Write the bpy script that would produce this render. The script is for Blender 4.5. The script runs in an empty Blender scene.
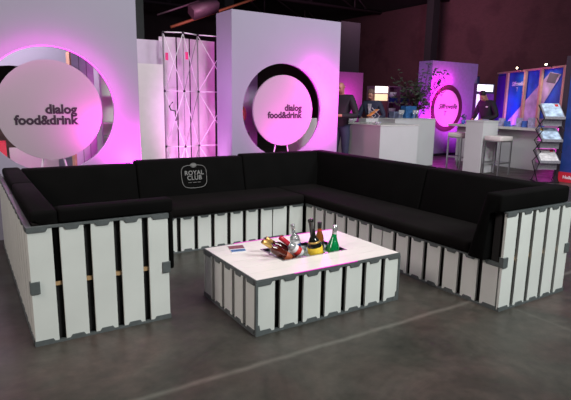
import bpy, bmesh, math, random
from mathutils import Vector, Matrix
random.seed(7)
PI = math.pi
sc = bpy.context.scene
COL = sc.collection

# ------------------------------------------------------------ camera
F_PX, YAW, PITCH, ROLL = 508.87, 0.5675, 0.1923, 0.0167
CAM = Vector((-1.4362, -2.5694, 1.4399))
fw = Vector((math.sin(YAW)*math.cos(PITCH), math.cos(YAW)*math.cos(PITCH), -math.sin(PITCH)))
rt = Vector((math.cos(YAW), -math.sin(YAW), 0)); up = rt.cross(fw)
r2 = rt*math.cos(ROLL) + up*math.sin(ROLL); u2 = -rt*math.sin(ROLL) + up*math.cos(ROLL)
cam_data = bpy.data.cameras.new('camera'); cam = bpy.data.objects.new('camera', cam_data); COL.objects.link(cam)
cam_data.sensor_width = 36; cam_data.lens = F_PX/571*36; cam_data.clip_end = 200
M = Matrix((r2, u2, -fw)).transposed().to_4x4(); M.translation = CAM; cam.matrix_world = M
sc.camera = cam

# ------------------------------------------------------------ world, exposure, hall lamps, added fills
w = bpy.data.worlds.new('hall_air'); sc.world = w; w.use_nodes = True
w.node_tree.nodes['Background'].inputs[0].default_value = (0.55, 0.45, 0.55, 1)
w.node_tree.nodes['Background'].inputs[1].default_value = 0.10
sc.view_settings.view_transform = 'Standard'; sc.view_settings.look = 'None'
sc.view_settings.gamma = 1; sc.view_settings.exposure = 0.0; sc.view_settings.use_curve_mapping = False

def area(name, loc, tgt, size, power, color, sizey=None):
    d = bpy.data.lights.new(name, 'AREA'); d.energy = power; d.color = color
    d.shape = 'RECTANGLE'; d.size = size; d.size_y = sizey or size
    o = bpy.data.objects.new(name, d); COL.objects.link(o); o.location = loc
    o.rotation_euler = (Vector(tgt)-Vector(loc)).to_track_quat('-Z', 'Y').to_euler(); return o
def spot(name, loc, tgt, power, color, angle=90, blend=1.0, radius=.04):
    d = bpy.data.lights.new(name, 'SPOT'); d.energy = power; d.color = color
    d.spot_size = math.radians(angle); d.spot_blend = blend; d.shadow_soft_size = radius
    o = bpy.data.objects.new(name, d); COL.objects.link(o); o.location = loc
    o.rotation_euler = (Vector(tgt)-Vector(loc)).to_track_quat('-Z', 'Y').to_euler(); return o
def point(name, loc, power, color, radius=.05):
    d = bpy.data.lights.new(name, 'POINT'); d.energy = power; d.color = color; d.shadow_soft_size = radius
    o = bpy.data.objects.new(name, d); COL.objects.link(o); o.location = loc; return o

MAG = (1.0, 0.012, 0.74)
area('hall_lamp_key', (1.9, -4.6, 4.6), (0.9, 0.2, 0.2), 1.5, 370, (0.96, 1.0, 0.97))
area('hall_lamp_over', (0.9, 0.9, 5.4), (0.9, 0.6, 0), 1.6, 110, (1.0, 0.92, 0.90))
area('hall_lamp_left', (-5.0, -0.5, 4.2), (-0.8, 1.0, 0.3), 2.0, 170, (1.0, 0.88, 0.82))
area('hall_lamp_stand', (5.2, -0.5, 5.4), (8.6, 5.0, 0.6), 2.0, 300, (0.92, 0.92, 1.0))
area('bar_fill', (5.6, 0.6, 4.6), (9.4, 4.4, 0.5), 1.5, 55, (1.0, 0.97, 0.96))  # unseen fill added to brighten the bar table and display counter
area('hall_lamp_far', (14, 14, 6.2), (20, 17, 3), 3.0, 200, (1.0, 0.5, 0.65))
# unseen fill points added to brighten the inside of the left round window
point('booth_fill', (-0.9, 4.0, 2.35), 62, (1.0, 0.80, 0.98), .15)
point('booth_fill', (-1.1, 4.76, 1.45), 2.0, MAG, .05)
# coloured stand spotlights and added fills
spot('stand_spot_left_disc', (-0.10, 2.96, 1.06), (-0.24, 3.2, 1.14), 22, MAG, 165)
spot('stand_spot_left_foot', (0.14, 3.00, 0.74), (0.16, 3.2, 0.86), 60, MAG, 165)
spot('stand_spot_middle_right', (3.36, 3.50, 1.50), (3.34, 3.8, 1.48), 46, MAG, 168)
spot('stand_spot_middle_wash', (3.0, 3.0, 0.95), (3.15, 3.8, 1.5), 44, MAG, 150)
spot('stand_spot_middle_disc', (2.45, 3.35, 0.84), (2.55, 3.8, 1.0), 22, MAG, 150)
spot('stand_spot_frame', (1.30, 3.9, 0.5), (1.6, 4.6, 1.0), 30, (1.0, 0.3, 0.85), 150)
spot('stand_spot_middle_side', (0.5, 3.5, 1.3), (1.73, 4.05, 1.3), 60, (0.9, 0.3, 1.0), 110)
spot('counter_fill_pink', (4.3, 5.0, 1.2), (5.5, 5.5, 0.7), 9, (1.0, 0.25, 0.5), 100)  # added fill for pink light bounced onto the counter's left face
spot('duct_fill', (3.6, 9.5, 2.8), (4.9, 12, 4.0), 260, (1.0, 0.5, 0.75), 50)  # added uplight that makes the duct and pipes show, no real lamp
point('booth_fill', (-1.0, 3.75, 0.75), 7, (1.0, 0.7, 0.9), .1)  # added fill for the low boards behind the left disc
point('booth_fill', (-0.9, 5.6, 2.2), 9, (1.0, 0.85, 0.75), .1)  # added fill for the backdrop beyond both openings
spot('stand_spot_far_ring', (10.05, 6.7, 1.0), (10.10, 7.15, 1.15), 65, MAG, 160)
spot('stand_spot_far_corner', (9.55, 6.85, 1.85), (9.55, 7.15, 1.85), 80, MAG, 165)
spot('stand_spot_far_wash', (10.2, 6.2, 0.6), (10.6, 7.15, 1.4), 90, (0.8, 0.04, 1.0), 150)
spot('stand_spot_far_side', (8.7, 7.4, 0.8), (9.35, 7.5, 1.5), 130, (0.85, 0.05, 1.0), 130)
spot('stand_spot_pedestal', (9.4, 3.45, 0.75), (10.05, 3.9, 0.6), 60, (1.0, 0.06, 0.75), 120)
spot('stand_spot_blue_wall', (11.6, 6.6, 0.9), (12.5, 7.2, 1.2), 90, (0.45, 0.1, 1.0), 120)

def led_row(cx, cz, r, y, a0, a1, step, p, off):
    for a in range(a0, a1+1, step):
        t = math.radians(a); point('led_strip_light', (cx+(r+off)*math.cos(t), y, cz+(r+off)*math.sin(t)), p, MAG, .02)
led_row(-.63, 1.305, .635, 3.09, 8, 152, 9, .36, .045)
led_row(2.56, 1.30, .665, 3.68, -24, 50, 12, 6.5, .11)
led_row(10.0, 1.31, .64, 7.00, 90, 200, 27, 9.0, .12)

# ------------------------------------------------------------ materials
MATS = {}
def mat(name, col, rough=.6, metal=0, emit=0, var=.08, scale=12, spec=.5, trans=0, coat=0, bump=0, ecol=None):
    if name in MATS: return MATS[name]
    m = bpy.data.materials.new(name); m.use_nodes = True
    nt = m.node_tree; b = nt.nodes['Principled BSDF']
    tc = nt.nodes.new('ShaderNodeTexCoord'); nz = nt.nodes.new('ShaderNodeTexNoise')
    nz.inputs['Scale'].default_value = scale; nz.inputs['Detail'].default_value = 5
    nt.links.new(tc.outputs['Object'], nz.inputs['Vector'])
    rp = nt.nodes.new('ShaderNodeValToRGB'); nt.links.new(nz.outputs['Fac'], rp.inputs['Fac'])
    rp.color_ramp.elements[0].position = .3; rp.color_ramp.elements[1].position = .7
    rp.color_ramp.elements[0].color = tuple(max(0, c*(1-var)) for c in col)+(1,)
    rp.color_ramp.elements[1].color = tuple(min(1, c*(1+var)) for c in col)+(1,)
    nt.links.new(rp.outputs['Color'], b.inputs['Base Color'])
    b.inputs['Roughness'].default_value = rough; b.inputs['Metallic'].default_value = metal
    b.inputs['Specular IOR Level'].default_value = spec
    if trans: b.inputs['Transmission Weight'].default_value = trans
    if coat: b.inputs['Coat Weight'].default_value = coat
    if emit:
        b.inputs['Emission Color'].default_value = (ecol or col)+(1,); b.inputs['Emission Strength'].default_value = emit
    if bump:
        bp = nt.nodes.new('ShaderNodeBump'); bp.inputs['Strength'].default_value = bump
        nt.links.new(nz.outputs['Fac'], bp.inputs['Height']); nt.links.new(bp.outputs['Normal'], b.inputs['Normal'])
    MATS[name] = m; return m
plank_m = mat('white_plank', (.70, .73, .70), .45, var=.05, scale=3)
top_m = mat('white_board', (.80, .76, .73), .35, var=.04, scale=5)
rim_m = mat('grey_metal', (.115, .132, .135), .45, .2, var=.12, scale=30)
back_m = mat('black_board', (.012, .011, .012), .8)
batten_m = mat('raw_pine', (.45, .28, .14), .7, var=.2, scale=40)
cloth_m = mat('black_fabric', (.0026, .0025, .0025), .9, var=.2, scale=5, spec=.08, bump=.08)
seat_m = mat('black_seat_fabric', (.0056, .0048, .0047), .9, var=.2, scale=4, spec=.08, bump=.08)
wall_m = mat('white_stretch_cloth', (.27, .27, .335), .75, var=.02, scale=2)
disc_m = mat('white_disc', (.33, .30, .325), .6, var=.02, scale=2)
ink_m = mat('dark_ink', (.018, .008, .018), .7)
logo_m = mat('grey_print', (.20, .20, .20), .7)
cream_m = mat('cream_panel', (.62, .58, .58), .6, var=.03)
counter_m = mat('white_counter', (.56, .575, .57), .5, var=.03, scale=2)
steel_m = mat('brushed_steel', (.45, .46, .47), .3, .9, var=.1, scale=60)
dark_m = mat('black_metal', (.02, .02, .022), .4, .5)
alu_m = mat('grey_tube', (.75, .73, .76), .45, .1)
wood_m = mat('light_wood', (.42, .25, .15), .6, var=.2, scale=15)
lilac_m = mat('lilac_laminate', (.46, .41, .52), .55, var=.06)

# ------------------------------------------------------------ mesh helpers
def link(name, bm, m, parent=None, smooth=False, kind=None):
    me = bpy.data.meshes.new(name); bmesh.ops.recalc_face_normals(bm, faces=bm.faces[:]); bm.to_mesh(me); bm.free()
    ms = m if isinstance(m, (list, tuple)) else [m]
    for q in ms: me.materials.append(q)
    o = bpy.data.objects.new(name, me); COL.objects.link(o)
    if smooth:
        for p in me.polygons: p.use_smooth = True
    if parent: o.parent = parent
    if kind: o['kind'] = kind
    return o
def box(bm, x0, x1, y0, y1, z0, z1, mi=0):
    vs = [bm.verts.new((x, y, z)) for z in (z0, z1) for (x, y) in ((x0, y0), (x1, y0), (x1, y1), (x0, y1))]
    fs = [(0, 3, 2, 1), (4, 5, 6, 7), (0, 1, 5, 4), (1, 2, 6, 5), (2, 3, 7, 6), (3, 0, 4, 7)]
    out = []
    for f in fs:
        fc = bm.faces.new([vs[i] for i in f]); fc.material_index = mi; out.append(fc)
    return out
def obox(name, m, parent, *a, bev=0, smooth=False, kind=None, seg=2):
    bm = bmesh.new(); box(bm, *a)
    if bev: bmesh.ops.bevel(bm, geom=bm.edges[:], offset=bev, segments=seg, affect='EDGES', profile=.5)
    return link(name, bm, m, parent, smooth, kind)
def prism(bm, poly, axis, a, b, mi=0):
    """poly of (u,v); axis 0: (x=a..b,u=y,v=z); 1: (u=x,y=a..b,v=z); 2: (u=x,v=y,z=a..b)"""
    def P(u, v, t): return {0: (t, u, v), 1: (u, t, v), 2: (u, v, t)}[axis]
    A = [bm.verts.new(P(u, v, a)) for u, v in poly]; B = [bm.verts.new(P(u, v, b)) for u, v in poly]
    fs = [bm.faces.new(A), bm.faces.new(B[::-1])]
    n = len(poly)
    for i in range(n): fs.append(bm.faces.new((A[i], B[i], B[(i+1) % n], A[(i+1) % n])))
    for f in fs: f.material_index = mi
def tube(bm, pts, r, n=8, mi=0, cap=True):
    pts = [Vector(p) for p in pts]; rings = []
    rs = r if isinstance(r, (list, tuple)) else [r]*len(pts)
    for i, p in enumerate(pts):
        d = (pts[min(i+1, len(pts)-1)]-pts[max(i-1, 0)]).normalized()
        a = d.orthogonal().normalized() if abs(d.z) > .95 else d.cross(Vector((0, 0, 1))).normalized()
        b = d.cross(a)
        rings.append([bm.verts.new(p+(a*math.cos(t)+b*math.sin(t))*rs[i]) for t in [2*PI*k/n for k in range(n)]])
    for i in range(len(rings)-1):
        for k in range(n):
            f = bm.faces.new((rings[i][k], rings[i][(k+1) % n], rings[i+1][(k+1) % n], rings[i+1][k])); f.material_index = mi; f.smooth = True
    if cap:
        for rr in (rings[0], rings[-1]):
            f = bm.faces.new(rr); f.material_index = mi
def lathe(bm, prof, n=24, mi=0, c=(0, 0)):
    rings = []
    for r, z in prof:
        rings.append([bm.verts.new((c[0]+max(r, 1e-4)*math.cos(2*PI*k/n), c[1]+max(r, 1e-4)*math.sin(2*PI*k/n), z)) for k in range(n)])
    for i in range(len(rings)-1):
        for k in range(n):
            f = bm.faces.new((rings[i][k], rings[i][(k+1) % n], rings[i+1][(k+1) % n], rings[i+1][k])); f.material_index = mi; f.smooth = True
    for rr in (rings[0], rings[-1]):
        f = bm.faces.new(rr); f.material_index = mi
def tag(o, label, cat, group=None):
    o['label'] = label; o['category'] = cat
    if group: o['group'] = group
    return o
def thing(name, label, cat, loc=(0, 0, 0), rz=0, group=None):
    o = bpy.data.objects.new(name, None); COL.objects.link(o); o.empty_display_size = .1
    o.location = loc; o.rotation_euler = (0, 0, rz); return tag(o, label, cat, group)
def text(name, s, m, parent, loc, rot, size, bold=.0, align='LEFT', depth=.002, shear=0, spacing=1.0, sx=1.0):
    cu = bpy.data.curves.new(name, 'FONT'); cu.body = s; cu.size = size; cu.extrude = depth; cu.offset = bold
    cu.align_x = align; cu.shear = shear; cu.space_character = spacing; cu.resolution_u = 3
    t = bpy.data.objects.new(name, cu); COL.objects.link(t)
    dg = bpy.context.evaluated_depsgraph_get(); me = bpy.data.meshes.new_from_object(t.evaluated_get(dg))
    COL.objects.unlink(t); bpy.data.objects.remove(t)
    me.materials.clear(); me.materials.append(m)
    o = bpy.data.objects.new(name, me); COL.objects.link(o); o.parent = parent
    o.location = loc; o.rotation_euler = rot; o.scale = (sx, 1, 1); return o

# ------------------------------------------------------------ structure: floor, hall
fm = bpy.data.materials.new('worn_concrete'); fm.use_nodes = True; nt = fm.node_tree; N = nt.nodes; L = nt.links
b = N['Principled BSDF']; tc = N.new('ShaderNodeTexCoord')
def noise(scale, detail=8, rough=.6, dist=0):
    n = N.new('ShaderNodeTexNoise'); n.inputs['Scale'].default_value = scale; n.inputs['Detail'].default_value = detail
    n.inputs['Roughness'].default_value = rough; n.inputs['Distortion'].default_value = dist
    L.new(tc.outputs['Object'], n.inputs['Vector']); return n
def ramp(src, p0, c0, p1, c1):
    r = N.new('ShaderNodeValToRGB'); r.color_ramp.elements[0].position = p0; r.color_ramp.elements[0].color = c0
    r.color_ramp.elements[1].position = p1; r.color_ramp.elements[1].color = c1; L.new(src, r.inputs['Fac']); return r
def mixc(kind, fac, a, c):
    m = N.new('ShaderNodeMix'); m.data_type = 'RGBA'; m.blend_type = kind
    if isinstance(fac, (int, float)): m.inputs[0].default_value = fac
    else: L.new(fac, m.inputs[0])
    for s, v in ((6, a), (7, c)):
        if isinstance(v, tuple): m.inputs[s].default_value = v
        else: L.new(v, m.inputs[s])
    return m.outputs[2]
base = ramp(noise(1.3, 12, .72, .6).outputs['Fac'], .36, (.022, .021, .018, 1), .64, (.068, .055, .050, 1)).outputs['Color']
fine = ramp(noise(14, 8, .7).outputs['Fac'], .3, (.72, .74, .72, 1), .7, (1.2, 1.18, 1.18, 1)).outputs['Color']
c1 = mixc('MULTIPLY', 1.0, base, fine)
st = ramp(noise(2.3, 5, .55, 1.2).outputs['Fac'], .56, (0, 0, 0, 1), .68, (1, 1, 1, 1))
mstain = N.new('ShaderNodeMath'); mstain.operation = 'MULTIPLY'; mstain.inputs[1].default_value = .45; L.new(st.outputs['Color'], mstain.inputs[0])
c2 = mixc('MIX', mstain.outputs[0], c1, (.026, .022, .020, 1))
# the pale joint line that crosses the slab in front of the table
sx_ = N.new('ShaderNodeSeparateXYZ'); L.new(tc.outputs['Object'], sx_.inputs[0])
def math_(op, a, bb=None, clamp=False):
    m = N.new('ShaderNodeMath'); m.operation = op; m.use_clamp = clamp
    for i, v in enumerate((a, bb)):
        if v is None: continue
        if isinstance(v, (int, float)): m.inputs[i].default_value = v
        else: L.new(v, m.inputs[i])
    return m.outputs[0]
wob = math_('MULTIPLY', math_('SUBTRACT', noise(3, 3).outputs['Fac'], .5), .05)
dy = math_('ABSOLUTE', math_('ADD', math_('ADD', sx_.outputs['Y'], .305), wob))
ln = math_('SUBTRACT', 1.0, math_('MULTIPLY', dy, 32.0), True)
ln = math_('MULTIPLY', ln, math_('MULTIPLY', noise(5, 6).outputs['Fac'], .75))
c3 = mixc('MIX', ln, c2, (.21, .19, .18, 1))
# a second, fainter joint that runs out to the right of the end panel
lx = math_('ABSOLUTE', math_('ADD', math_('SUBTRACT', sx_.outputs['X'], 1.82), wob))
l2 = math_('MULTIPLY', math_('SUBTRACT', 1.0, math_('MULTIPLY', lx, 45.0), True), math_('MULTIPLY', noise(6, 6).outputs['Fac'], .45))
c3 = mixc('MIX', l2, c3, (.16, .145, .135, 1))
pat = ramp(noise(.75, 3, .5, 1.5).outputs['Fac'], .45, (.9, 1.0, .92, 1), .58, (1.12, 1.0, .96, 1)).outputs['Color']
c3 = mixc('MULTIPLY', 1.0, c3, pat)
L.new(c3, b.inputs['Base Color'])
rr = ramp(noise(3, 6).outputs['Fac'], .3, (.34, .34, .34, 1), .7, (.55, .55, .55, 1)); L.new(rr.outputs['Color'], b.inputs['Roughness'])
bp = N.new('ShaderNodeBump'); bp.inputs['Strength'].default_value = .08; L.new(noise(25, 6).outputs['Fac'], bp.inputs['Height']); L.new(bp.outputs['Normal'], b.inputs['Normal'])
obox('floor', fm, None, -16, 20.3, -12, 32, -.2, 0, kind='structure')

hm = bpy.data.materials.new('old_brick_wall'); hm.use_nodes = True; nt = hm.node_tree; N = nt.nodes; L = nt.links
b = N['Principled BSDF']; tc = N.new('ShaderNodeTexCoord')
mp = N.new('ShaderNodeMapping'); mp.inputs['Rotation'].default_value = (0, PI/2, PI/2); L.new(tc.outputs['Object'], mp.inputs['Vector'])
bk = N.new('ShaderNodeTexBrick'); bk.inputs['Scale'].default_value = 3.2; L.new(mp.outputs[0], bk.inputs['Vector'])
bk.inputs['Color1'].default_value = (.105, .040, .055, 1); bk.inputs['Color2'].default_value = (.090, .036, .048, 1); bk.inputs['Mortar'].default_value = (.095, .045, .058, 1)
pt = ramp(noise(.55, 4, .5, .3).outputs['Fac'], .52, (1, 1, 1, 1), .62, (.75, .7, .75, 1)).outputs['Color']
L.new(mixc('MULTIPLY', 1.0, bk.outputs['Color'], pt), b.inputs['Base Color']); b.inputs['Roughness'].default_value = .9
obox('wall_right', hm, None, 20, 20.3, -12, 32, 0, 6.6, kind='structure')
roof_m = mat('dark_roof', (.018, .014, .018), .9, var=.3, scale=1.5)
hallback_m = mat('dark_hall_wall', (.035, .02, .028), .9, var=.3, scale=.8)
obox('wall_back', hallback_m, None, -16, 20, 31.7, 32, 0, 12, kind='structure')
bm = bmesh.new(); prism(bm, [(20.3, 6.6), (20.3, 6.9), (2, 11.5), (-16, 6.9), (-16, 6.6), (2, 11.2)], 1, -12, 32)
link('ceiling', bm, roof_m, kind='structure')
beam_m = mat('dark_steel_beam', (.05, .035, .05), .6, .3, var=.2)
def beam(name, pts, r, m=beam_m):
    bm = bmesh.new(); tube(bm, pts, r, 4); return link(name, bm, m, kind='structure')
i = 1
for y in (11, 16, 21, 26):          # roof trusses
    bm = bmesh.new(); tube(bm, [(-14, y, 6.6), (20, y, 6.6)], .11, 4); tube(bm, [(-14, y, 6.9), (2, y, 11)], .11, 4); tube(bm, [(2, y, 11), (20, y, 6.9)], .11, 4)
    for k in range(-12, 20, 3):
        hz = 6.9 + (4.1*(k+14)/16 if k < 2 else 4.1*(20-k)/18); tube(bm, [(k, y, 6.6), (k, y, hz)], .06, 4); tube(bm, [(k, y, hz), (min(k+3, 19), y, 6.6)], .05, 4)
    link('trim_%d' % i, bm, beam_m, kind='structure'); i += 1
for x, y, r in ((18.9, 16.0, .22), (3.6, 17.5, .28), (9.8, 20.5, .25)):
    bm = bmesh.new(); box(bm, x-r, x+r, y-r, y+r, 0, 7.2 if x > 18 else 8); link('trim_%d' % i, bm, mat('dark_column', (.014, .014, .018), .8), kind='structure'); i += 1

# ------------------------------------------------------------ pallet panels
def planks(parent, W, H, n, gap=.040, front=True, tabs=True, brackets=False, bat=True, T=.10, ends=True):
    """vertical plank panel, local x 0..W, facing -y at y=0"""
    pitch = (W+gap)/n; pw = pitch-gap
    for k in range(n):
        x0 = k*pitch+(.004 if k == 0 else 0); x1 = k*pitch+pw-(.004 if k == n-1 else 0)
        obox('plank', plank_m, parent, x0, x1, .004, .024, .012, H-.012, bev=.002)
    obox('backing', back_m, parent, .01, W-.01, .045, T, .005, H-.012)
    if bat: obox('batten', batten_m, parent, .05, W-.05, .026, .044, H*.5-.012, H*.5+.012)
    for nm, z0, z1, sg in (('bottom_rail', 0, .011, 1), ('top_rail', H-.011, H, -1)):
        bm = bmesh.new(); box(bm, 0, W, -.003, .03, z0, z1)
        zb = z1 if sg > 0 else z0
        for k in range(n):
            xc = k*pitch+pw/2; a = pw*.34; c = pw*.25; h = .020*sg
            lo, hi = (xc-a, xc+a)
            if k == 0: lo = 0
            if k == n-1: hi = W
            prism(bm, [(lo, zb), (hi, zb), (hi-(a-c if k < n-1 else 0), zb+h), (lo+(a-c if k > 0 else 0), zb+h)], 1, -.003, .012)
        link(nm, bm, rim_m, parent)
    if brackets:
        for x0, x1 in ((-.003, .05), (W-.05, W+.003)):
            obox('corner_bracket', rim_m, parent, x0, x1, -.006, .03, H*.5-.037, H*.5+.037, bev=.002)
def panel(label, loc, rz, W, H, n, **k):
    t = thing('slatted_pallet', label, 'pallet', loc, rz); planks(t, W, H, n, **k); return t
XL, XR, YL, YR, YB = -1.177, 1.66, .534, -.530, 1.90
WH, SH = .717, .353
panel('white slatted end panel closing the left arm of the black sofa', (XL, YL, 0), 0, .826, WH, 5, brackets=True)
for k, (l) in enumerate(('outer side panel of white slats nearest the front on the left of the sofa', 'outer side panel of white slats further back on the left of the sofa')):
    y1 = YL+1.18*(k+1)
    panel(l, (XL, y1 if k == 0 else y1+.02, 0), -PI/2, 1.18 if k else 1.152, WH, 7, bat=False, T=.09)
panel('white slatted end panel closing the right arm of the black sofa', (XR, YR, 0), 0, .82, WH, 5, brackets=True)
panel('short white slatted base panel under back seat, half behind left arm', (-.345, YB, 0), 0, .412, SH, 2, bat=False)
panel('long white slatted base panel under the back seat behind the table', (.071, YB, 0), 0, 1.185, SH, 7, bat=False)
panel('short white slatted base panel under the back seat at its right corner', (1.26, YB, 0), 0, .385, SH, 2, bat=False)
panel('white slatted base panel under right seat, nearest the sofa end', (XR, .675, 0), -PI/2, 1.175, SH, 7, bat=False)
panel('white slatted base panel under right seat, next to the inner corner', (XR, 1.875, 0), -PI/2, 1.195, SH, 7, bat=False)
# inner base panel of the left seat and outer rear walls
panel('white slatted base panel under the left seat, facing the table', (-.35, .64, 0), PI/2, 1.25, SH, 7, bat=False)

# dark platforms that carry the cushions
def plat(label, *a):
    tag(obox('seat_platform', back_m, None, *a), label, 'sofa base')
plat('black platform under the left seat of the sofa', XL+.10, -.46, YL+.11, 1.78, 0, SH)
plat('black platform under the back seat of the sofa', XL+.10, 1.66, YB+.11, 2.70, 0, SH)
plat('black platform under the right seat of the sofa', XR+.11, 2.46, YR+.11, 2.70, 0, SH)

# ------------------------------------------------------------ cushions
def cushion(name, label, cat, bounds, m, bev=.03, group=None):
    o = obox(name, m, None, *bounds, bev=bev, smooth=True, seg=3); return tag(o, label, cat, group)
seat = lambda label, b_: cushion('seat_cushion', label, 'cushion', b_, seat_m)
seat('black seat cushion on the left leg of the sofa', (-.93, -.31, .80, 1.85, SH, .452))
seat('long black seat cushion at the back of the sofa', (-.93, 1.64, 1.86, 2.46, SH, .452))
seat('long black seat cushion on the right leg of the sofa', (1.642, 2.19, -.245, 2.46, SH, .452))
def wedge(label, poly, axis, a, b_, name='backrest_cushion'):
    bm = bmesh.new(); prism(bm, poly, axis, a, b_)
    bmesh.ops.bevel(bm, geom=bm.edges[:], offset=.022, segments=3, affect='EDGES', profile=.5)
    return tag(link(name, bm, cloth_m, smooth=True), label, 'cushion')
ZT = .835
# back: inner face leans
bp_ = lambda s=0: [(2.44, SH), (2.69, SH), (2.69, ZT-s), (2.54, ZT-s)]
wedge('plain black backrest cushion at the back left corner', bp_(.045), 0, -1.0, .028)
BL = wedge('black backrest cushion printed with grey ROYAL CLUB badge', bp_(.018), 0, .032, 1.232)
wedge('plain black backrest cushion at the back right corner', bp_(), 0, 1.236, 2.28)
# left
lp = [(-1.155, SH), (-.905, SH), (-1.0, ZT+.012), (-1.155, ZT+.012)]
lpoly = [(-1.072, SH), (-.93, SH), (-1.005, .80), (-1.15, .80), (-1.15, WH+.012), (-1.072, WH+.012)]
wedge('long black backrest cushion on the left side of the sofa', lpoly, 1, YL+.03, 1.71)
wedge('black backrest cushion at the far left corner', lpoly, 1, 1.715, 2.70)
# right
rp = [(2.46, SH), (2.46, ZT), (2.30, ZT), (2.20, SH)]
wedge('black backrest cushion at the far end of the right side', rp, 1, .785, 2.70)
wedge('black backrest cushion on the right side, nearest the end panel', rp, 1, -.42, .781)
# arms
def arm(label, x0, x1, y0, zt):
    poly = [(y0+.112, SH), (y0+.26, SH), (y0+.14, zt), (y0+.012, zt), (y0+.012, WH+.001), (y0+.112, WH+.001)]
    bm = bmesh.new(); prism(bm, poly, 0, x0, x1)
    bmesh.ops.bevel(bm, geom=bm.edges[:], offset=.018, segments=3, affect='EDGES', profile=.5)
    return tag(link('arm_cushion', bm, cloth_m, smooth=True), label, 'cushion')
arm('black arm cushion lying over the left end panel', -1.0, -.312, YL, .805)
arm('black arm cushion lying over the right end panel', 1.60, 2.43, YR, .845)
tag(obox('cloth_flap', cloth_m, None, -.342, -.308, YL+.03, YL+.12, .33, WH-.01, bev=.012, smooth=True), 'black cloth hanging down beside the left end panel', 'cloth')

# ROYAL CLUB badge on the leaning face of the back cushion (part of that cushion)
th = math.atan2(.10, ZT-SH)                      # lean from vertical
def on_back(x, z, d=.004):                      # point on the inner face
    t = (z-SH)/(ZT-SH); return Vector((x, 2.44+.10*t-d, z))
badge = []
bm = bmesh.new()
out = []
W2, H2 = .142, .108
for k in range(64):
    a = 2*PI*k/64; ca, sa = math.cos(a), math.sin(a)
    e = 5.0
    rx = abs(ca)**(2/e)*(1 if ca > 0 else -1); rz = abs(sa)**(2/e)*(1 if sa > 0 else -1)
    bulge = .012*(1-rx*rx) if abs(rz) > .9 else 0
    out.append((rx*W2*(1-.05*(rz < 0)*abs(rz)), rz*(H2)+math.copysign(bulge, rz)))
pts = [on_back(.632+u, 0.632+v, .002) for u, v in out]
tube(bm, pts+[pts[0]], .0032, 6)
link('badge_outline', bm, logo_m, BL)
bm = bmesh.new(); c = on_back(.632, .632+H2+.010, .003)
d = [Vector((math.cos(t)*.036, 0, math.sin(t)*.026)) for t in [2*PI*k/24 for k in range(24)]]
lean = Matrix.Rotation(-th, 3, 'X')
f = bm.faces.new([bm.verts.new(c+lean @ q) for q in d]); bmesh.ops.solidify(bm, geom=[f], thickness=.004)
link('badge_medallion', bm, logo_m, BL)
rotb = (PI/2-th, 0, 0)
text('badge_lettering', 'ROYAL', logo_m, BL, on_back(.632, .650, .006), rotb, .066, .001, 'CENTER', .001, spacing=1.05)
text('badge_lettering', 'CLUB', logo_m, BL, on_back(.632, .598, .006), rotb, .066, .001, 'CENTER', .001, spacing=1.05)
for u in (-.055, 0, .05):
    bm = bmesh.new(); tube(bm, [on_back(.632+u-.02, .570), on_back(.632+u+.02, .570)], .0028, 5); link('badge_small_line', bm, logo_m, BL)

# ------------------------------------------------------------ table
TL, TW, TH = 1.205, .80, .362
tb = thing('pallet_table', 'low white slatted pallet table with bottles sunk in its top', 'table')
def side(parent, loc, rz, W, n):
    e = bpy.data.objects.new('side_panel', None); COL.objects.link(e); e.parent = parent; e.location = loc; e.rotation_euler = (0, 0, rz)
    planks(e, W, TH-.007, n, bat=False, T=.06)
side(tb, (0, 0, 0), 0, TL, 7)
side(tb, (0, TW-.027, 0), -PI/2, TW-.054, 5)
side(tb, (TL, .027, 0), PI/2, TW-.054, 5)
side(tb, (TL, TW, 0), PI, TL, 7)
for x0, x1 in ((-.003, .012), (TL-.012, TL+.003)):
    obox('corner_post', rim_m, tb, x0, x1, -.005, .012, .001, TH-.02)
for x0, x1 in ((0, .045), (TL-.045, TL)):
    bm = bmesh.new(); sg = 1 if x0 == 0 else -1; xa = x0 if sg > 0 else x1
    prism(bm, [(xa, 0), (xa+sg*.05, 0), (xa+sg*.05, .03), (xa+sg*.028, .034), (xa+sg*.022, .07), (xa, .07)], 1, -.006, -.001); link('corner_bracket', bm, rim_m, tb)
wx0, wx1, wy0, wy1 = .36, .895, .258, .555
bm = bmesh.new(); z0, z1 = TH-.016, TH+.002
# boards running along x, with the well left open
ys = [0.008, .135, .258, .40, .555, .675, .792]
for a, c in zip(ys[:-1], ys[1:]):
    c -= .0022
    if c <= wy0 or a >= wy1: box(bm, .008, TL-.008, a, c, z0, z1)
    else: box(bm, .008, wx0, a, c, z0, z1); box(bm, wx1, TL-.008, a, c, z0, z1)
link('tabletop', bm, top_m, tb)
bm = bmesh.new()
for a in ((0, TL, 0, .008), (0, TL, TW-.008, TW), (0, .008, .008, TW-.008), (TL-.008, TL, .008, TW-.008)): box(bm, *a, TH-.0065, TH+.001)
link('edge_trim', bm, rim_m, tb)
edge_glow_m = mat('pink_edge_glow', (1, .05, .75), .5, emit=.16, ecol=(1.0, .05, .50))  # glowing strips added for the magenta light reflected along the table edges
obox('edge_glow', edge_glow_m, tb, .28, .80, -.0015, .004, TH-.001, TH+.0035)
obox('edge_glow', edge_glow_m, tb, .25, 1.18, TW-.004, TW+.002, TH-.002, TH+.004)
bm = bmesh.new(); zb = .17
box(bm, wx0, wx1, wy0, wy1, zb-.004, zb)
for a in ((wx0-.002, wx0, wy0, wy1), (wx1, wx1+.002, wy0, wy1), (wx0, wx1, wy0-.002, wy0), (wx0, wx1, wy1, wy1+.002)): box(bm, *a, zb, TH+.003)
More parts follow.
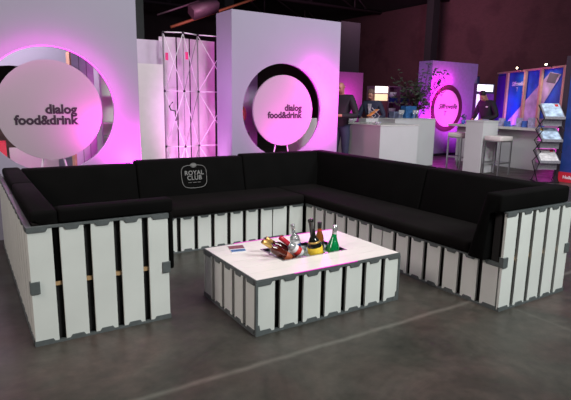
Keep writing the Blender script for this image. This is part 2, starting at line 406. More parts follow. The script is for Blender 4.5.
for a in ((wx0-.012, wx0, wy0-.012, wy1+.012), (wx1, wx1+.012, wy0-.012, wy1+.012), (wx0, wx1, wy0-.012, wy0), (wx0, wx1, wy1, wy1+.012)): box(bm, *a, TH+.002, TH+.005)
link('steel_tray', bm, steel_m, tb)
# crushed ice
ice_m = mat('ice', (.5, .54, .55), .2, trans=.3, var=.1, scale=40)
bm = bmesh.new()
for k in range(330):
    x = random.uniform(wx0+.02, wx1-.02); y = random.uniform(wy0+.02, wy1-.02); z = random.uniform(.30, .342); s = random.uniform(.010, .019)
    mt = Matrix.Translation((x, y, z)) @ Matrix.Rotation(random.uniform(0, 3), 4, Vector((random.random(), random.random(), random.random()+.01)))
    bmesh.ops.create_cube(bm, size=s*1.7, matrix=mt)
box(bm, wx0+.01, wx1-.01, wy0+.01, wy1-.01, zb+.001, .31)
ic = link('crushed_ice', bm, ice_m); ic['kind'] = 'stuff'; tag(ic, 'crushed ice filling the steel tray in the table', 'ice')

# bottles: each built upright, then tilted
def bottle(label, base, top, prof, glass, parts, group='bottles chilling in the table', length=.30):
    t = thing('bottle', label, 'bottle', base, 0, group)
    dv = (Vector(top)-Vector(base)).normalized()
    t.rotation_euler = dv.to_track_quat('Z', 'Y').to_euler()
    bm = bmesh.new(); lathe(bm, prof, 24); link('glass', bm, glass, t, True)
    for nm, pf, m in parts:
        bm = bmesh.new(); lathe(bm, pf, 24); link(nm, bm, m, t, True)
    return t
rose = mat('amber_rose_glass', (.12, .018, .010), .08, trans=.35, var=.15, scale=8, coat=.4)
dkrose = mat('dark_rose_glass', (.06, .008, .006), .08, trans=.3, var=.15, coat=.4)
clear = mat('clear_glass', (.62, .68, .68), .05, trans=.75, coat=.4)
black_g = mat('black_glass', (.008, .010, .008), .08, coat=.5)
amber = mat('amber_glass', (.35, .11, .02), .08, trans=.35, coat=.4)
green = mat('green_glass', (.0, .26, .07), .07, trans=.35, var=.3, scale=60, coat=.6)
gold = mat('gold_foil', (.65, .40, .12), .3, .6); red_m = mat('red_cap', (.45, .01, .03), .35); yel = mat('yellow_label', (.75, .52, .03), .5, var=.12, scale=60)
silver = mat('silver_foil', (.6, .62, .64), .25, .8); white_l = mat('white_label', (.75, .75, .78), .5); blue_l = mat('blue_label', (.03, .10, .40), .5)
redl = mat('red_label', (.6, .03, .03), .5); orl = mat('orange_label', (.65, .22, .06), .5, var=.2, scale=50); blk = mat('black_label', (.01, .01, .012), .4)
WINE = [(.032, 0), (.034, .01), (.034, .175), (.030, .20), (.016, .225), (.013, .29), (.0145, .29), (.0145, .305), (.012, .306)]
ring = lambda r, a, c: [(r-.001, a), (r, a+.001), (r, c-.001), (r-.001, c)]
bottle('rose wine bottle with gold neck foil, furthest left, leaning on the tray edge', (.490, .325, .318), (.214, .35, .515), WINE, rose,
       [('foil', ring(.0158, .225, .306), gold), ('label', ring(.0347, .05, .10), mat('brown_label', (.35, .08, .03), .5))])
bottle('dark rose wine bottle with yellow foil lying beside the leftmost bottle', (.560, .372, .318), (.275, .43, .515), WINE, dkrose,
       [('foil', ring(.0158, .25, .306), gold), ('label', ring(.0347, .05, .12), white_l)])
bottle('clear bottle with a red cap leaning left in the ice', (.630, .325, .300), (.372, .375, .52), WINE, clear,
       [('cap', ring(.0175, .225, .308), red_m), ('label', ring(.0347, .10, .18), white_l), ('label_band', ring(.0352, .12, .155), redl)])
bottle('clear spirits bottle with white and blue label standing behind the red-capped one', (.620, .46, .262), (.568, .48, .56), 
       [(.036, 0), (.038, .01), (.038, .17), (.034, .195), (.015, .215), (.012, .265), (.011, .266)], clear,
       [('cap', ring(.0148, .25, .29), silver), ('label', ring(.0388, .09, .165), white_l), ('label_band', ring(.0393, .12, .145), blue_l)])
bottle('round black champagne bottle with yellow label and long black neck', (.685, .315, .290), (.632, .33, .585),
       [(.048, 0), (.054, .015), (.055, .10), (.050, .14), (.030, .18), (.020, .20), (.0185, .30), (.021, .302), (.021, .322), (.016, .326)], black_g,
       [('label', ring(.0562, .035, .118), yel), ('neck_label', [(.0475, .150), (.042, .160), (.041, .161)], gold)])
bottle('small amber bottle with a black top behind the champagne bottle', (.800, .44, .262), (.79, .44, .56),
       [(.030, 0), (.033, .01), (.033, .155), (.027, .185), (.016, .215), (.013, .26), (.012, .261)], amber,
       [('cap', ring(.0165, .24, .285), blk), ('label', ring(.0338, .08, .14), blk), ('neck_label', ring(.0172, .215, .23), redl)])
bottle('green bulbous bottle with silver foil neck at the right end of the tray', (.815, .315, .275), (.855, .325, .57),
       [(.038, 0), (.050, .02), (.056, .055), (.054, .09), (.044, .125), (.030, .155), (.020, .185), (.015, .225), (.014, .23)], green,
       [('foil', ring(.0178, .19, .272), silver)])
# brochures on table
def flat_sheet(name, label, cat, poly, z, m, th=.004, group=None):
    bm = bmesh.new(); prism(bm, poly, 2, z, z+th); return tag(link(name, bm, m), label, cat, group)
br = flat_sheet('brochure', 'folded brochure with red and blue cover lying on the white table', 'brochure', [(.128, .588), (.238, .570), (.300, .742), (.178, .768)], TH+.002, white_l)
def sub(name, poly, m):
    bm = bmesh.new(); prism(bm, poly, 2, TH+.006, TH+.0068); link(name, bm, m, br)
sub('cover_picture', [(.150, .665), (.262, .645), (.285, .722), (.172, .745)], mat('brochure_red', (.25, .08, .10), .4, var=.5, scale=40))
sub('cover_strip', [(.133, .598), (.236, .580), (.255, .628), (.146, .648)], mat('brochure_blue', (.06, .17, .38), .4, var=.4, scale=40))

# ------------------------------------------------------------ round-window booth walls
def ring_plate(bm, x0, x1, z0, z1, cx, cz, r, y0, y1, n=72):
    """rectangular plate with circular hole"""
    def rect_pt(a):
        ca, sa = math.cos(a), math.sin(a); t = 1e9
        if ca > 1e-9: t = min(t, (x1-cx)/ca)
        if ca < -1e-9: t = min(t, (x0-cx)/ca)
        if sa > 1e-9: t = min(t, (z1-cz)/sa)
        if sa < -1e-9: t = min(t, (z0-cz)/sa)
        return (cx+ca*t, cz+sa*t)
    angs = sorted([2*PI*k/n for k in range(n)]+[math.atan2(z-cz, x-cx) % (2*PI) for x in (x0, x1) for z in (z0, z1)])
    I = []; O = []
    for a in angs:
        ix, iz = cx+r*math.cos(a), cz+r*math.sin(a); ox, oz = rect_pt(a)
        I.append((bm.verts.new((ix, y0, iz)), bm.verts.new((ix, y1, iz)))); O.append((bm.verts.new((ox, y0, oz)), bm.verts.new((ox, y1, oz))))
    m = len(angs)
    for k in range(m):
        j = (k+1) % m
        bm.faces.new((I[k][0], O[k][0], O[j][0], I[j][0])); bm.faces.new((I[k][1], I[j][1], O[j][1], O[k][1]))
        bm.faces.new((I[k][0], I[j][0], I[j][1], I[k][1])); bm.faces.new((O[k][0], O[k][1], O[j][1], O[j][0]))
def booth(label, x0, x1, y, H, cx, cz, r, dep=.48, dcx=None, rd=.505, m=wall_m, led=None):
    t = thing('booth_wall', label, 'exhibition wall', (0, 0, 0))
    bm = bmesh.new(); ring_plate(bm, x0, x1, 0, H, cx, cz, r, y, y+.04); link('front_panel', bm, m, t)
    if led:
        a0, a1, em = led; bm = bmesh.new()
        tube(bm, [(cx+(r+.004)*math.cos(math.radians(a)), y-.004, cz+(r+.004)*math.sin(math.radians(a))) for a in range(a0, a1+1, 4)], .003, 6)
        link('led_ring', bm, mat('led_ring_%d' % em, (1, .2, .8), .5, emit=em, ecol=(1.0, .03, .72)), t)
    obox('side_panel', m, t, x0, x0+.04, y+.041, y+dep, 0, H); obox('side_panel', m, t, x1-.04, x1, y+.041, y+dep, 0, H)
    obox('top_panel', m, t, x0+.041, x1-.041, y+.041, y+dep, H-.04, H)
    dc = dcx if dcx is not None else cx
    bm = bmesh.new()
    A = [(dc+rd*math.cos(a), cz+rd*math.sin(a)) for a in [2*PI*k/72 for k in range(72)]]
    prism(bm, A, 1, y-.005, y+.03); dsc = link('sign_disc', bm, disc_m, t)
    bm = bmesh.new(); 
    for a in (-PI/2-.2, -PI/2+.2): tube(bm, [(dc+(rd-.06)*math.cos(a), y+.05, cz+(rd-.06)*math.sin(a)), (cx+(r+.03)*math.cos(a), y+.05, cz+(r+.03)*math.sin(a))], .01, 6)
    link('disc_bracket', bm, alu_m, t)
    return t, dsc
def sign(dsc, x_right, z1, z2, y, size):
    text('sign_lettering', 'dialog', ink_m, dsc, (x_right, y, z1), (PI/2, 0, 0), size, .0052, 'RIGHT', .001)
    text('sign_lettering', 'food&drink', ink_m, dsc, (x_right, y, z2), (PI/2, 0, 0), size, .0052, 'RIGHT', .001)
B1, D1 = booth('tall white wall at far left with round dialog food&drink sign in its ring opening', -1.551, .279, 3.2, 2.62, -.63, 1.305, .635, led=(8, 150, 4))
sign(D1, -.385, 1.275, 1.165, 3.193, .128)
B2, D2 = booth('tall white wall in the middle with round dialog food&drink sign, right of the folding frame', 1.729, 3.566, 3.8, 2.62, 2.56, 1.30, .665, dcx=2.565, led=(-20, 66, 5))
sign(D2, 2.875, 1.300, 1.195, 3.793, .126)
B3, D3 = booth('far white wall with round pink-lit script sign beside the olive tree', 9.33, 11.2, 7.15, 2.56, 10.0, 1.31, .64, dcx=10.0, rd=.50, led=(95, 200, 6), m=mat('far_cloth_purple_lit', (.19, .15, .28), .75))  # white cloth darkened and tinted, so its colour carries the purple light
text('sign_lettering', 'Silfrovelle', ink_m, D3, (10.03, 7.14, 1.30), (PI/2, 0, 0), .19, .004, 'CENTER', .001, shear=.4)
text('sign_lettering', 'T', ink_m, D3, (9.93, 7.14, 1.12), (PI/2, 0, 0), .17, .002, 'CENTER', .001, shear=.2)
# dark-red rim around the far opening
bm = bmesh.new()
rim3 = mat('maroon_rim', (.025, .004, .010), .6)
n = 72
V = [[bm.verts.new((10.0+rr_*math.cos(2*PI*k/n), yy, 1.31+rr_*math.sin(2*PI*k/n))) for k in range(n)] for rr_, yy in ((.64, 7.14), (.51, 7.14), (.51, 7.18), (.64, 7.18))]
for a in range(4):
    for k in range(n): bm.faces.new((V[a][k], V[a][(k+1) % n], V[(a+1) % 4][(k+1) % n], V[(a+1) % 4][k]))
link('opening_rim', bm, rim3, B3)
# dark baseboard of far wall
obox('base_strip', dark_m, B3, 9.33, 11.2, 7.14, 7.149, 0, .07)

# second wall seen through the left opening
t = thing('booth_wall', 'white wall with round opening seen through the left ring', 'exhibition wall')
bm = bmesh.new(); ring_plate(bm, -2.6, .62, 0, 2.6, -.83, 1.20, .62, 4.85, 4.89); link('front_panel', bm, wall_m, t)
# bookcase / cabinet inside the left booth
t = thing('storage_cabinet', 'wooden cabinet with lilac side seen through the left ring opening', 'cabinet', (0, 0, 0))
obox('door', lilac_m, t, -.31, -.075, 3.75, 3.77, 0, 1.93); obox('side_panel', wood_m, t, -.33, -.311, 3.75, 3.95, 0, 1.95)
obox('body', wood_m, t, -.31, -.08, 3.771, 3.95, 0, 1.93)
for x in (-.235, -.155): obox('door_seam', mat('dark_seam', (.12, .10, .14), .6), t, x, x+.006, 3.746, 3.7495, .05, 1.9)
t = thing('white_shelf_unit', 'narrow white shelf unit behind the lilac cabinet, in the left ring', 'shelf', (0, 0, 0))
obox('side_panel', lilac_m, t, .03, .05, 3.95, 4.3, 0, 2.0); obox('back_panel', cream_m, t, .05, .40, 4.28, 4.30, 0, 2.0)
for z in (.5, .95, 1.12, 1.45, 1.8): obox('shelf', cream_m, t, .051, .40, 3.95, 4.279, z, z+.02)
tag(obox('low_board', cream_m, None, -.95, -.40, 4.5, 4.53, 0, .82), 'low cream board behind the foot of the left disc', 'board')
tag(obox('brown_backdrop', mat('grey_brown_backdrop', (.16, .11, .09), .8, var=.3), None, -2.2, -.3, 6.2, 6.25, 0, 1.58), 'brown backdrop standing in for brickwork, seen through both round openings at far left', 'board')  # added sheet in place of the brickwork beyond
t = tag(obox('red_banner', mat('red_board', (.5, .01, .03), .6), None, -1.75, -1.0, 4.2, 4.23, 0, .93), 'red board seen low behind the left disc', 'board')
tag(obox('floor_case', mat('maroon_case', (.10, .02, .05), .5), None, 1.95, 2.35, 4.6, 5.0, 0, .80, bev=.02), 'dark maroon case behind the lower left of the middle disc', 'case')
t = thing('hand_truck_load', 'brown wrapped bundle seen behind the left of the middle disc', 'bundle', (2.28, 4.75, .80))
bm = bmesh.new(); bmesh.ops.create_icosphere(bm, subdivisions=3, radius=.17, matrix=Matrix.Translation((0, 0, .42)) @ Matrix.Diagonal((1.0, .8, 1.0, 1)))
bmesh.ops.create_icosphere(bm, subdivisions=3, radius=.2, matrix=Matrix.Translation((-.03, 0, .20)) @ Matrix.Diagonal((.8, .8, 1.0, 1)))
link('bundle', bm, mat('brown_cloth', (.28, .12, .05), .8, var=.3), t, True)
obox('strap', mat('purple_cloth', (.10, .02, .09), .8), t, -.16, .16, -.18, .16, .0, .16, bev=.04)
tag(obox('cream_board', lilac_m, None, 2.42, 2.80, 5.0, 5.03, 0, 2.02), 'lilac board seen through the top left of the middle ring', 'board')
tag(obox('cream_case', cream_m, None, 3.35, 3.75, 4.6, 4.9, 0, 1.16, bev=.01), 'cream case seen through the right of the middle ring', 'case')

# ------------------------------------------------------------ low wall, door panel, folding display frame
tag(obox('partition_wall', mat('lilac_partition', (.50, .42, .52), .7, var=.03), None, .45, 1.10, 4.6, 4.66, 0, 2.235), 'lilac partition right of the left booth wall', 'partition')
tag(obox('cream_board', cream_m, None, .45, .975, 4.38, 4.43, 0, 1.90), 'cream board leaning upright between left wall and folding frame', 'board')
t = thing('folding_display_frame', 'folding tubular display frame with pale cloth between the two ring walls', 'display frame')
cl_m = mat('white_cloth_pink_lit', (.62, .50, .60), .8, var=.03)  # white cloth with its pink lighting put into the colour
xs = [1.0, 1.24, 1.46, 1.90]
yb = [4.62, 4.56, 4.62, 4.70]
for a in range(3):
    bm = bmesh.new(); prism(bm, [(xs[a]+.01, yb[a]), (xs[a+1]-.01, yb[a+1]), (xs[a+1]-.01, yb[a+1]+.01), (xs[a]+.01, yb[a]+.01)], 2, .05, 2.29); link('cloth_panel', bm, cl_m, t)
fr = [(1.0, 4.42), (1.24, 4.30), (1.50, 4.42), (1.98, 4.36)]
dk_tube = mat('dark_grey_tube', (.22, .19, .22), .5, 0)
for k, (x, y) in enumerate(fr[:3]):
    bm = bmesh.new(); tube(bm, [(x, y, 0), (x, y, 2.33)], .012 if k != 1 else .006, 8); link('upright', bm, dk_tube, t)
lev = [.02, .78, 1.55, 2.33]
for a in range(3):
    for z0, z1 in zip(lev[:-1], lev[1:]):
        for s in (0, 1):
            p, q = (fr[a], fr[a+1]) if s else (fr[a+1], fr[a])
            bm = bmesh.new(); tube(bm, [(p[0], p[1]-.012*s, z0), (q[0], q[1]-.012*s, z1)], .005, 6); link('cross_tube', bm, dk_tube if (s and a == 1) else alu_m, t)
    for z in lev[1:]:
        bm = bmesh.new(); tube(bm, [(fr[a][0], fr[a][1], z), (fr[a+1][0], fr[a+1][1], z)], .006 if z < 2 else .009, 6); link('rail', bm, alu_m, t)
for (x, y) in fr[:3]:
    for z in lev[1:]:
        bm = bmesh.new(); bmesh.ops.create_icosphere(bm, subdivisions=2, radius=.018, matrix=Matrix.Translation((x, y-.012, z))); link('hub', bm, dark_m, t, True)
pm = mat('pink_tag', (.65, .01, .16), .5)
for x, y, z in ((1.035, 4.40, 2.03), (1.30, 4.34, 2.05), (1.78, 4.34, 2.08)):
    obox('tag', pm, t, x-.02, x+.02, y-.02, y-.012, z-.07, z+.03, bev=.002); 
bm = bmesh.new(); tube(bm, [(1.09, 4.35, 1.40), (1.04, 4.35, 1.34), (1.06, 4.35, 1.29), (1.12, 4.35, 1.28), (1.135, 4.35, 1.20), (1.13, 4.35, 1.14)], .010, 6)
tag(link('cable', bm, dark_m), 'short black cable hooked on the folding frame', 'cable')

# overhead purple duct and beams above the frame
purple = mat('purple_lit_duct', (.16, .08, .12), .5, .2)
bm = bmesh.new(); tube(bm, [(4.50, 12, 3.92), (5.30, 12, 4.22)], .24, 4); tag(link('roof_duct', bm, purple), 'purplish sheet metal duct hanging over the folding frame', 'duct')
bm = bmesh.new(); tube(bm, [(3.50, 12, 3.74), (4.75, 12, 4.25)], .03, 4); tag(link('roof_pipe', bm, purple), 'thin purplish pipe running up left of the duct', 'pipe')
bm = bmesh.new(); tube(bm, [(4.02, 12.4, 3.50), (7.2, 12.4, 4.75)], .045, 4); tag(link('roof_pipe', bm, mat('rusty_pipe', (.42, .12, .06), .6)), 'orange brown pipe rising behind the folding frame', 'pipe')
tag(obox('steel_column', mat('dark_green_column', (.04, .05, .045), .6), None, 2.95, 3.3, 12.6, 12.9, 0, 6.6), 'dark steel column rising right of the left booth wall', 'column')

# ------------------------------------------------------------ stand on the right
cA = thing('reception_counter', 'white reception counter in front, beside the middle ring wall', 'counter')
obox('body', counter_m, cA, 5.50, 6.55, 4.90, 6.20, 0, .985, bev=.003); obox('counter_top', mat('counter_top_white', (.66, .66, .62), .4), cA, 5.49, 6.56, 4.89, 6.21, .986, 1.003)
cB = thing('back_counter', 'longer white counter behind the reception counter', 'counter')
obox('body', counter_m, cB, 6.68, 7.97, 5.72, 6.35, 0, 1.07, bev=.003); obox('counter_top', counter_m, cB, 6.67, 7.98, 5.71, 6.36, 1.071, 1.09)
obox('side_shelf', counter_m, cB, 6.3, 6.67, 6.25, 6.5, 0, 1.08)
bt = thing('bar_table', 'tall white box bar table between the two white stools', 'bar table')
obox('column', counter_m, bt, 7.80, 8.30, 4.28, 4.72, 0, 1.075, bev=.003); obox('table_top', counter_m, bt, 7.79, 8.31, 4.27, 4.73, 1.076, 1.10)
def stool(label, x, y, rz):
    t = thing('bar_stool', label, 'bar stool', (x, y, 0), rz)
    obox('seat', mat('stool_white', (.66, .62, .58), .5), t, -.20, .20, -.20, .20, .70, .80, bev=.018, smooth=True)
    for sx in (-.18, .18):
        for sy in (-.18, .18): obox('leg', steel_m, t, sx-.014, sx+.014, sy-.014, sy+.014, 0, .70)
    obox('seat_frame', steel_m, t, -.19, .19, -.19, .19, .685, .699)
    for a in ((-.166, .166, -.19, -.17), (-.166, .166, .17, .19)): obox('footrest', steel_m, t, *a, .24, .262)
    for a in ((-.19, -.17, -.166, .166), (.17, .19, -.166, .166)): obox('footrest', steel_m, t, *a, .24, .262)
stool('white padded bar stool with steel legs right of the box bar table', 7.98, 4.02, 0)
stool('white padded bar stool with steel legs left of the box bar table', 8.15, 5.12, 0)
cC = thing('display_counter', 'white counter with overhanging top in front of the blue wall', 'counter')
obox('body', counter_m, cC, 9.35, 9.9, 4.02, 5.0, 0, .885); obox('body', counter_m, cC, 9.35, 9.9, 5.35, 6.2, 0, .885)
obox('counter_top', mat('counter_top_white', (.66, .66, .62), .4), cC, 9.15, 10.0, 3.85, 6.35, .886, .94)
tag(obox('pink_lit_pedestal', mat('board_pink_lit', (.55, .25, .5), .6), None, 10.05, 10.9, 3.70, 4.3, 0, 1.0), 'pink-lit pedestal right of the display counter', 'pedestal')  # pink light on the pedestal is put into its board colour

# blue stand wall with rails
P0, P1 = Vector((12.87, 7.65, 0)), Vector((11.0, 4.24, 0))
dv = (P1-P0).normalized(); Lb = (P1-P0).length
bw = thing('blue_display_wall', 'blue display wall with timber posts and large picture of a glass', 'display wall', P0, math.atan2(dv.y, dv.x))
blue = mat('blue_graphic', (.012, .09, .50), .45, var=.5, scale=1.6)
obox('graphic_panel', blue, bw, 0, Lb, 0, .05, 0, 2.36)
obox('purple_panel', mat('violet_panel', (.09, .02, .42), .5), bw, .02, .62, -.02, -.001, 0, 2.30)
obox('top_rail', mat('pale_timber', (.50, .32, .22), .6, var=.15), bw, 0, Lb, -.05, .05, 2.361, 2.41)
for u in (.70, 1.72, 2.52, 3.55): obox('post', mat('pale_timber', (.5, .3, .2), .6), bw, u-.05, u+.05, -.08, -.021, 0, 2.36)
bm = bmesh.new(); prism(bm, [(.72, .85), (2.1, .85), (3.35, 2.2), (2.85, 2.28)], 1, -.019, -.012); link('picture_of_glass', bm, mat('pale_picture', (.42, .40, .52), .5, var=.4, scale=3), bw)
bm = bmesh.new(); prism(bm, [(2.72, 2.03), (3.10, 1.98), (3.25, 2.2), (2.85, 2.27)], 1, -.026, -.020); link('picture_dark_band', bm, mat('grey_picture', (.10, .10, .12), .5), bw)
text('panel_lettering', 'Silfrovelle', mat('pale_print', (.6, .6, .8), .6), bw, (1.22, -.004, 1.98), (PI/2, 0, 0), .17, .003, 'CENTER', .001, shear=.3)
text('panel_lettering', 'T', MATS['pale_print'], bw, (1.22, -.004, 1.82), (PI/2, 0, 0), .16, .002, 'CENTER', .001)
lampm = mat('lamp_face', (1, .85, .6), .4, emit=14, ecol=(1.0, .80, .55))
def clamp_lamp(label, u):
    c = P0+dv*u; nrm = Vector((-dv.y, dv.x, 0)); nrm = -nrm if nrm.x > 0 else nrm
    t = thing('clamp_spotlight', label, 'lamp', (c.x+nrm.x*.12, c.y+nrm.y*.12, 2.43), 0, 'spotlights on the blue wall')
    bm = bmesh.new(); tube(bm, [(0, 0, 0), (nrm.x*.08, nrm.y*.08, .03)], [.025, .045], 12); link('housing', bm, dark_m, t)
    bm = bmesh.new(); bmesh.ops.create_icosphere(bm, subdivisions=2, radius=.026, matrix=Matrix.Translation((nrm.x*.09, nrm.y*.09, .025))); link('bulb', bm, lampm, t, True)
    bm = bmesh.new(); tube(bm, [(0, 0, 0), (-nrm.x*.10, -nrm.y*.10, -.048)], .012, 6); link('clamp_arm', bm, dark_m, t)
    s = spot('clamp_spotlight_beam', (c.x+nrm.x*.5, c.y+nrm.y*.5, 2.6), (c.x, c.y, 1.2), 30, (1.0, .80, .62), 100)
clamp_lamp('lit clamp spotlight over the left part of the blue wall', 1.50)
clamp_lamp('lit clamp spotlight over the right part of the blue wall', 2.95)
# blue and red panel nearer the right edge
rb = thing('blue_banner_wall', 'blue banner wall with red foot strip at the right edge', 'display wall')
obox('panel', mat('deep_blue', (.012, .04, .20), .5, var=.25, scale=3), rb, 8.27, 8.33, 1.5, 2.83, .19, 2.35)
obox('corner_post', mat('dark_post', (.03, .02, .03), .5), rb, 8.25, 8.36, 2.831, 2.93, 0, 2.35)
obox('red_strip', mat('red_board', (.5, .01, .03), .6), rb, 8.24, 8.335, 1.5, 2.83, 0, .189)
obox('red_top', mat('red_board', (.5, .01, .03), .6), rb, 8.262, 8.269, 1.5, 2.63, 1.80, 2.15)
text('strip_lettering', 'Holland', white_l, rb, (8.236, 2.74, .07), (PI/2, 0, -PI/2), .085, .002, 'LEFT', .001)

# brochure rack, zigzag
rk = thing('brochure_rack', 'folding zigzag brochure rack by the blue banner wall', 'brochure rack', (7.95, 2.93, 0), -.60); rk.scale = (1.25, 1.1, 1)
def sheet_box(parent, name, m, x0, x1, z0, z1, y0, y1, th=.012):
    """tilted slab from (y0,z0) to (y1,z1)"""
    bm = bmesh.new(); prism(bm, [(y0, z0), (y1, z1), (y1+th, z1-th), (y0+th, z0-th)], 0, x0, x1); return link(name, bm, m, parent)
rkm = mat('grey_mesh', (.30, .30, .33), .45, .4, var=.3, scale=90)
lv = [(1.22, 1.46), (.80, 1.00), (.40, .60)]
for k, (z0, z1) in enumerate(lv):
    sheet_box(rk, 'tray', rkm, -.15, .15, z0, z1, -.14, .10, .03)
    obox('tray_lip', rkm, rk, -.15, .15, -.15, -.138, z0-.03, z0+.02)
    obox('tray_back', rkm, rk, -.14, .14, -.06, .08, z0-.16, z0-.03)
for s in (-.155, .155):
    zz = [(0.10, .02), (-.14, .38), (.14, .58), (-.14, .78), (.14, .98), (-.14, 1.2), (.12, 1.44)]
    bm = bmesh.new(); tube(bm, [(s, a, c) for a, c in zz], .008, 6); link('zigzag_frame', bm, dark_m, rk)
    bm = bmesh.new(); tube(bm, [(s*1.02, -.14, .02), (s*1.02, .14, .38), (s*1.02, -.14, .58), (s*1.02, .14, .78), (s*1.02, -.14, .98), (s*1.02, .14, 1.2)], .008, 6); link('zigzag_frame', bm, dark_m, rk)
obox('foot', dark_m, rk, -.16, .16, -.17, .15, 0, .02)
bmat = mat('brochure_cover', (.42, .55, .68), .4, var=.5, scale=14)
def rack_sheet(label, k):
    z0, z1 = lv[k]; a = -.60
    t = thing('brochure', label, 'brochure', (7.95, 2.93, 0), a, 'brochures in the zigzag rack'); t.scale = (1.25, 1.1, 1)
    sheet_box(t, 'cover', bmat if k < 2 else mat('brochure_cover_pale', (.6, .6, .58), .4, var=.35, scale=14), -.13, .13, z0+.016, z1+.016, -.138, .10, .008)
    c = mat('red_label', (.6, .03, .03), .5) if k != 1 else mat('yellow_label', (.75, .52, .03), .5)
    zc = z0+.016+(z1-z0)*.84; yc = -.138+.238*.84
    bm = bmesh.new(); prism(bm, [(yc-.02, zc-.018), (yc+.02, zc+.018), (yc+.02, zc+.022), (yc-.02, zc-.014)], 0, .06 if k != 1 else -.12, .11 if k != 1 else -.07); link('cover_spot', bm, c, t)
rack_sheet('pale blue brochure with red dot on the top tray of the zigzag rack', 0)
rack_sheet('blue brochure with yellow dot on the middle tray of the zigzag rack', 1)
rack_sheet('pale brochure on the lowest tray of the zigzag rack', 2)

# clutter on display counter
for k in range(7):
    x = 9.35+.08*(k % 3); y = 4.15+k*.2; h = (.22, .14, .20, .12, .18, .1, .14)[k]
    lab = ['tall lilac carton at the right end of the display counter', 'low blue carton second from the right on the display counter', 'tall lilac carton third from the right on the display counter', 'low blue carton in the middle of the display counter', 'lilac carton fifth from the right on the display counter', 'low blue carton next to the leftmost carton on the display counter', 'leftmost lilac carton on the display counter'][k]
    tag(obox('product_box', mat('blue_carton', (.06, .14, .5), .4, var=.4, scale=20) if k % 2 else mat('lilac_carton', (.40, .38, .58), .4, var=.3, scale=20), None, x, x+.08, y, y+.13, .94, .94+h, bev=.003), lab, 'box', 'cartons on the display counter')
for k, (x, y, l) in enumerate(((9.3, 6.0, 'small blue plant pot on the left end of the display counter'),)):
    t = thing('potted_plant', l, 'potted plant', (x, y, .94))
    bm = bmesh.new(); lathe(bm, [(.04, 0), (.055, .1), (.05, .1)], 12); link('pot', bm, mat('blue_carton', (.06, .14, .5)), t, True)
    bm = bmesh.new()
    for q in range(26):
        a = random.random()*6.28; r = random.uniform(.0, .07); z = random.uniform(.12, .24); bmesh.ops.create_icosphere(bm, subdivisions=1, radius=.02, matrix=Matrix.Translation((r*math.cos(a), r*math.sin(a), z)) @ Matrix.Diagonal((1, .4, 1.2, 1)))
    tube(bm, [(0, 0, .09), (0, 0, .2)], .006, 5)
    link('foliage', bm, mat('blue_green_leaf', (.03, .09, .12), .6), t)

# shelving, light box, fridge behind
sh = thing('cup_shelf', 'shelf unit with cups behind the olive tree', 'shelf', (10.5, 10.0, 0))
plum = mat('plum_board', (.22, .10, .18), .6)
obox('back_panel', mat('plum_dark', (.10, .035, .06), .7), sh, 0, 1.1, .3, .33, 0, 1.98)
for x in (0, .52, 1.07): obox('upright', plum, sh, x, x+.04, 0, .3, 0, 1.98)
for z in (.9, 1.42, 1.94): obox('shelf', plum, sh, .04, 1.07, .0, .299, z, z+.03)
for k, (x, z, l) in enumerate(((10.64, 1.45, 'blue and white bowl box on the upper left shelf'), (10.64, .93, 'blue and white bowl box on the lower left shelf'), (11.15, 1.45, 'dark blue box on the upper right shelf'))):
    t = thing('display_box', l, 'box', (x, 10.05, z))
    obox('blue_base', mat('navy_box', (.02, .03, .22), .5), t, 0, .34, 0, .2, 0, .15)
    if k < 2:
        bm = bmesh.new(); lathe(bm, [(.06, .15), (.14, .26), (.15, .33), (.14, .33)], 16, 0, (.17, .1)); link('bowl', bm, white_l, t, True)
fz = thing('lit_display_box', 'glowing white display box behind the seated man', 'light box', (9.92, 10.0, 0))
obox('lower_case', mat('plum_case', (.20, .05, .08), .6), fz, 0, .56, 0, .4, 0, 1.49)
obox('upper_case', plum, fz, 0, .56, .021, .4, 1.491, 1.96)
obox('lit_panel', mat('warm_light_panel', (1, .85, .6), .5, emit=1.0, ecol=(1.0, .72, .40)), fz, .01, .55, 0, .02, 1.50, 1.71)
obox('lit_panel', mat('white_light_panel', (1, .95, .85), .5, emit=2.0, ecol=(1.0, .92, .75)), fz, .01, .55, .0, .02, 1.75, 1.95)

fr_ = thing('glass_door_fridge', 'drinks fridge with lit white header behind the man in black', 'fridge', (11.08, 7.05, 0), -.12)
obox('cabinet', mat('fridge_dark', (.03, .03, .05), .5), fr_, 0, .70, 0, .6, 0, 2.02)
obox('header', mat('header_light', (.9, .95, 1), .5, emit=1.6, ecol=(.92, .95, 1.0)), fr_, .03, .62, -.02, -.001, 1.80, 1.99)
obox('lit_side', mat('cold_light', (.75, .85, 1), .5, emit=.8, ecol=(.65, .8, 1.0)), fr_, .02, .14, -.02, -.001, .9, 1.72)
obox('glass_door', mat('violet_glass', (.15, .04, .25), .2), fr_, .15, .68, -.02, -.001, .1, 1.74)
rk2 = thing('crate_stack', 'dark blue rack above and beside the lit fridge', 'rack', (11.35, 7.9, 0))
obox('body', mat('dark_blue_case', (.015, .02, .05), .6), rk2, 0, .95, 0, .3, 0, 2.28)
for k in range(5): obox('rib', mat('blue_grey_rib', (.05, .07, .14), .5), rk2, .06+k*.18, .14+k*.18, -.02, -.001, 2.05, 2.25)

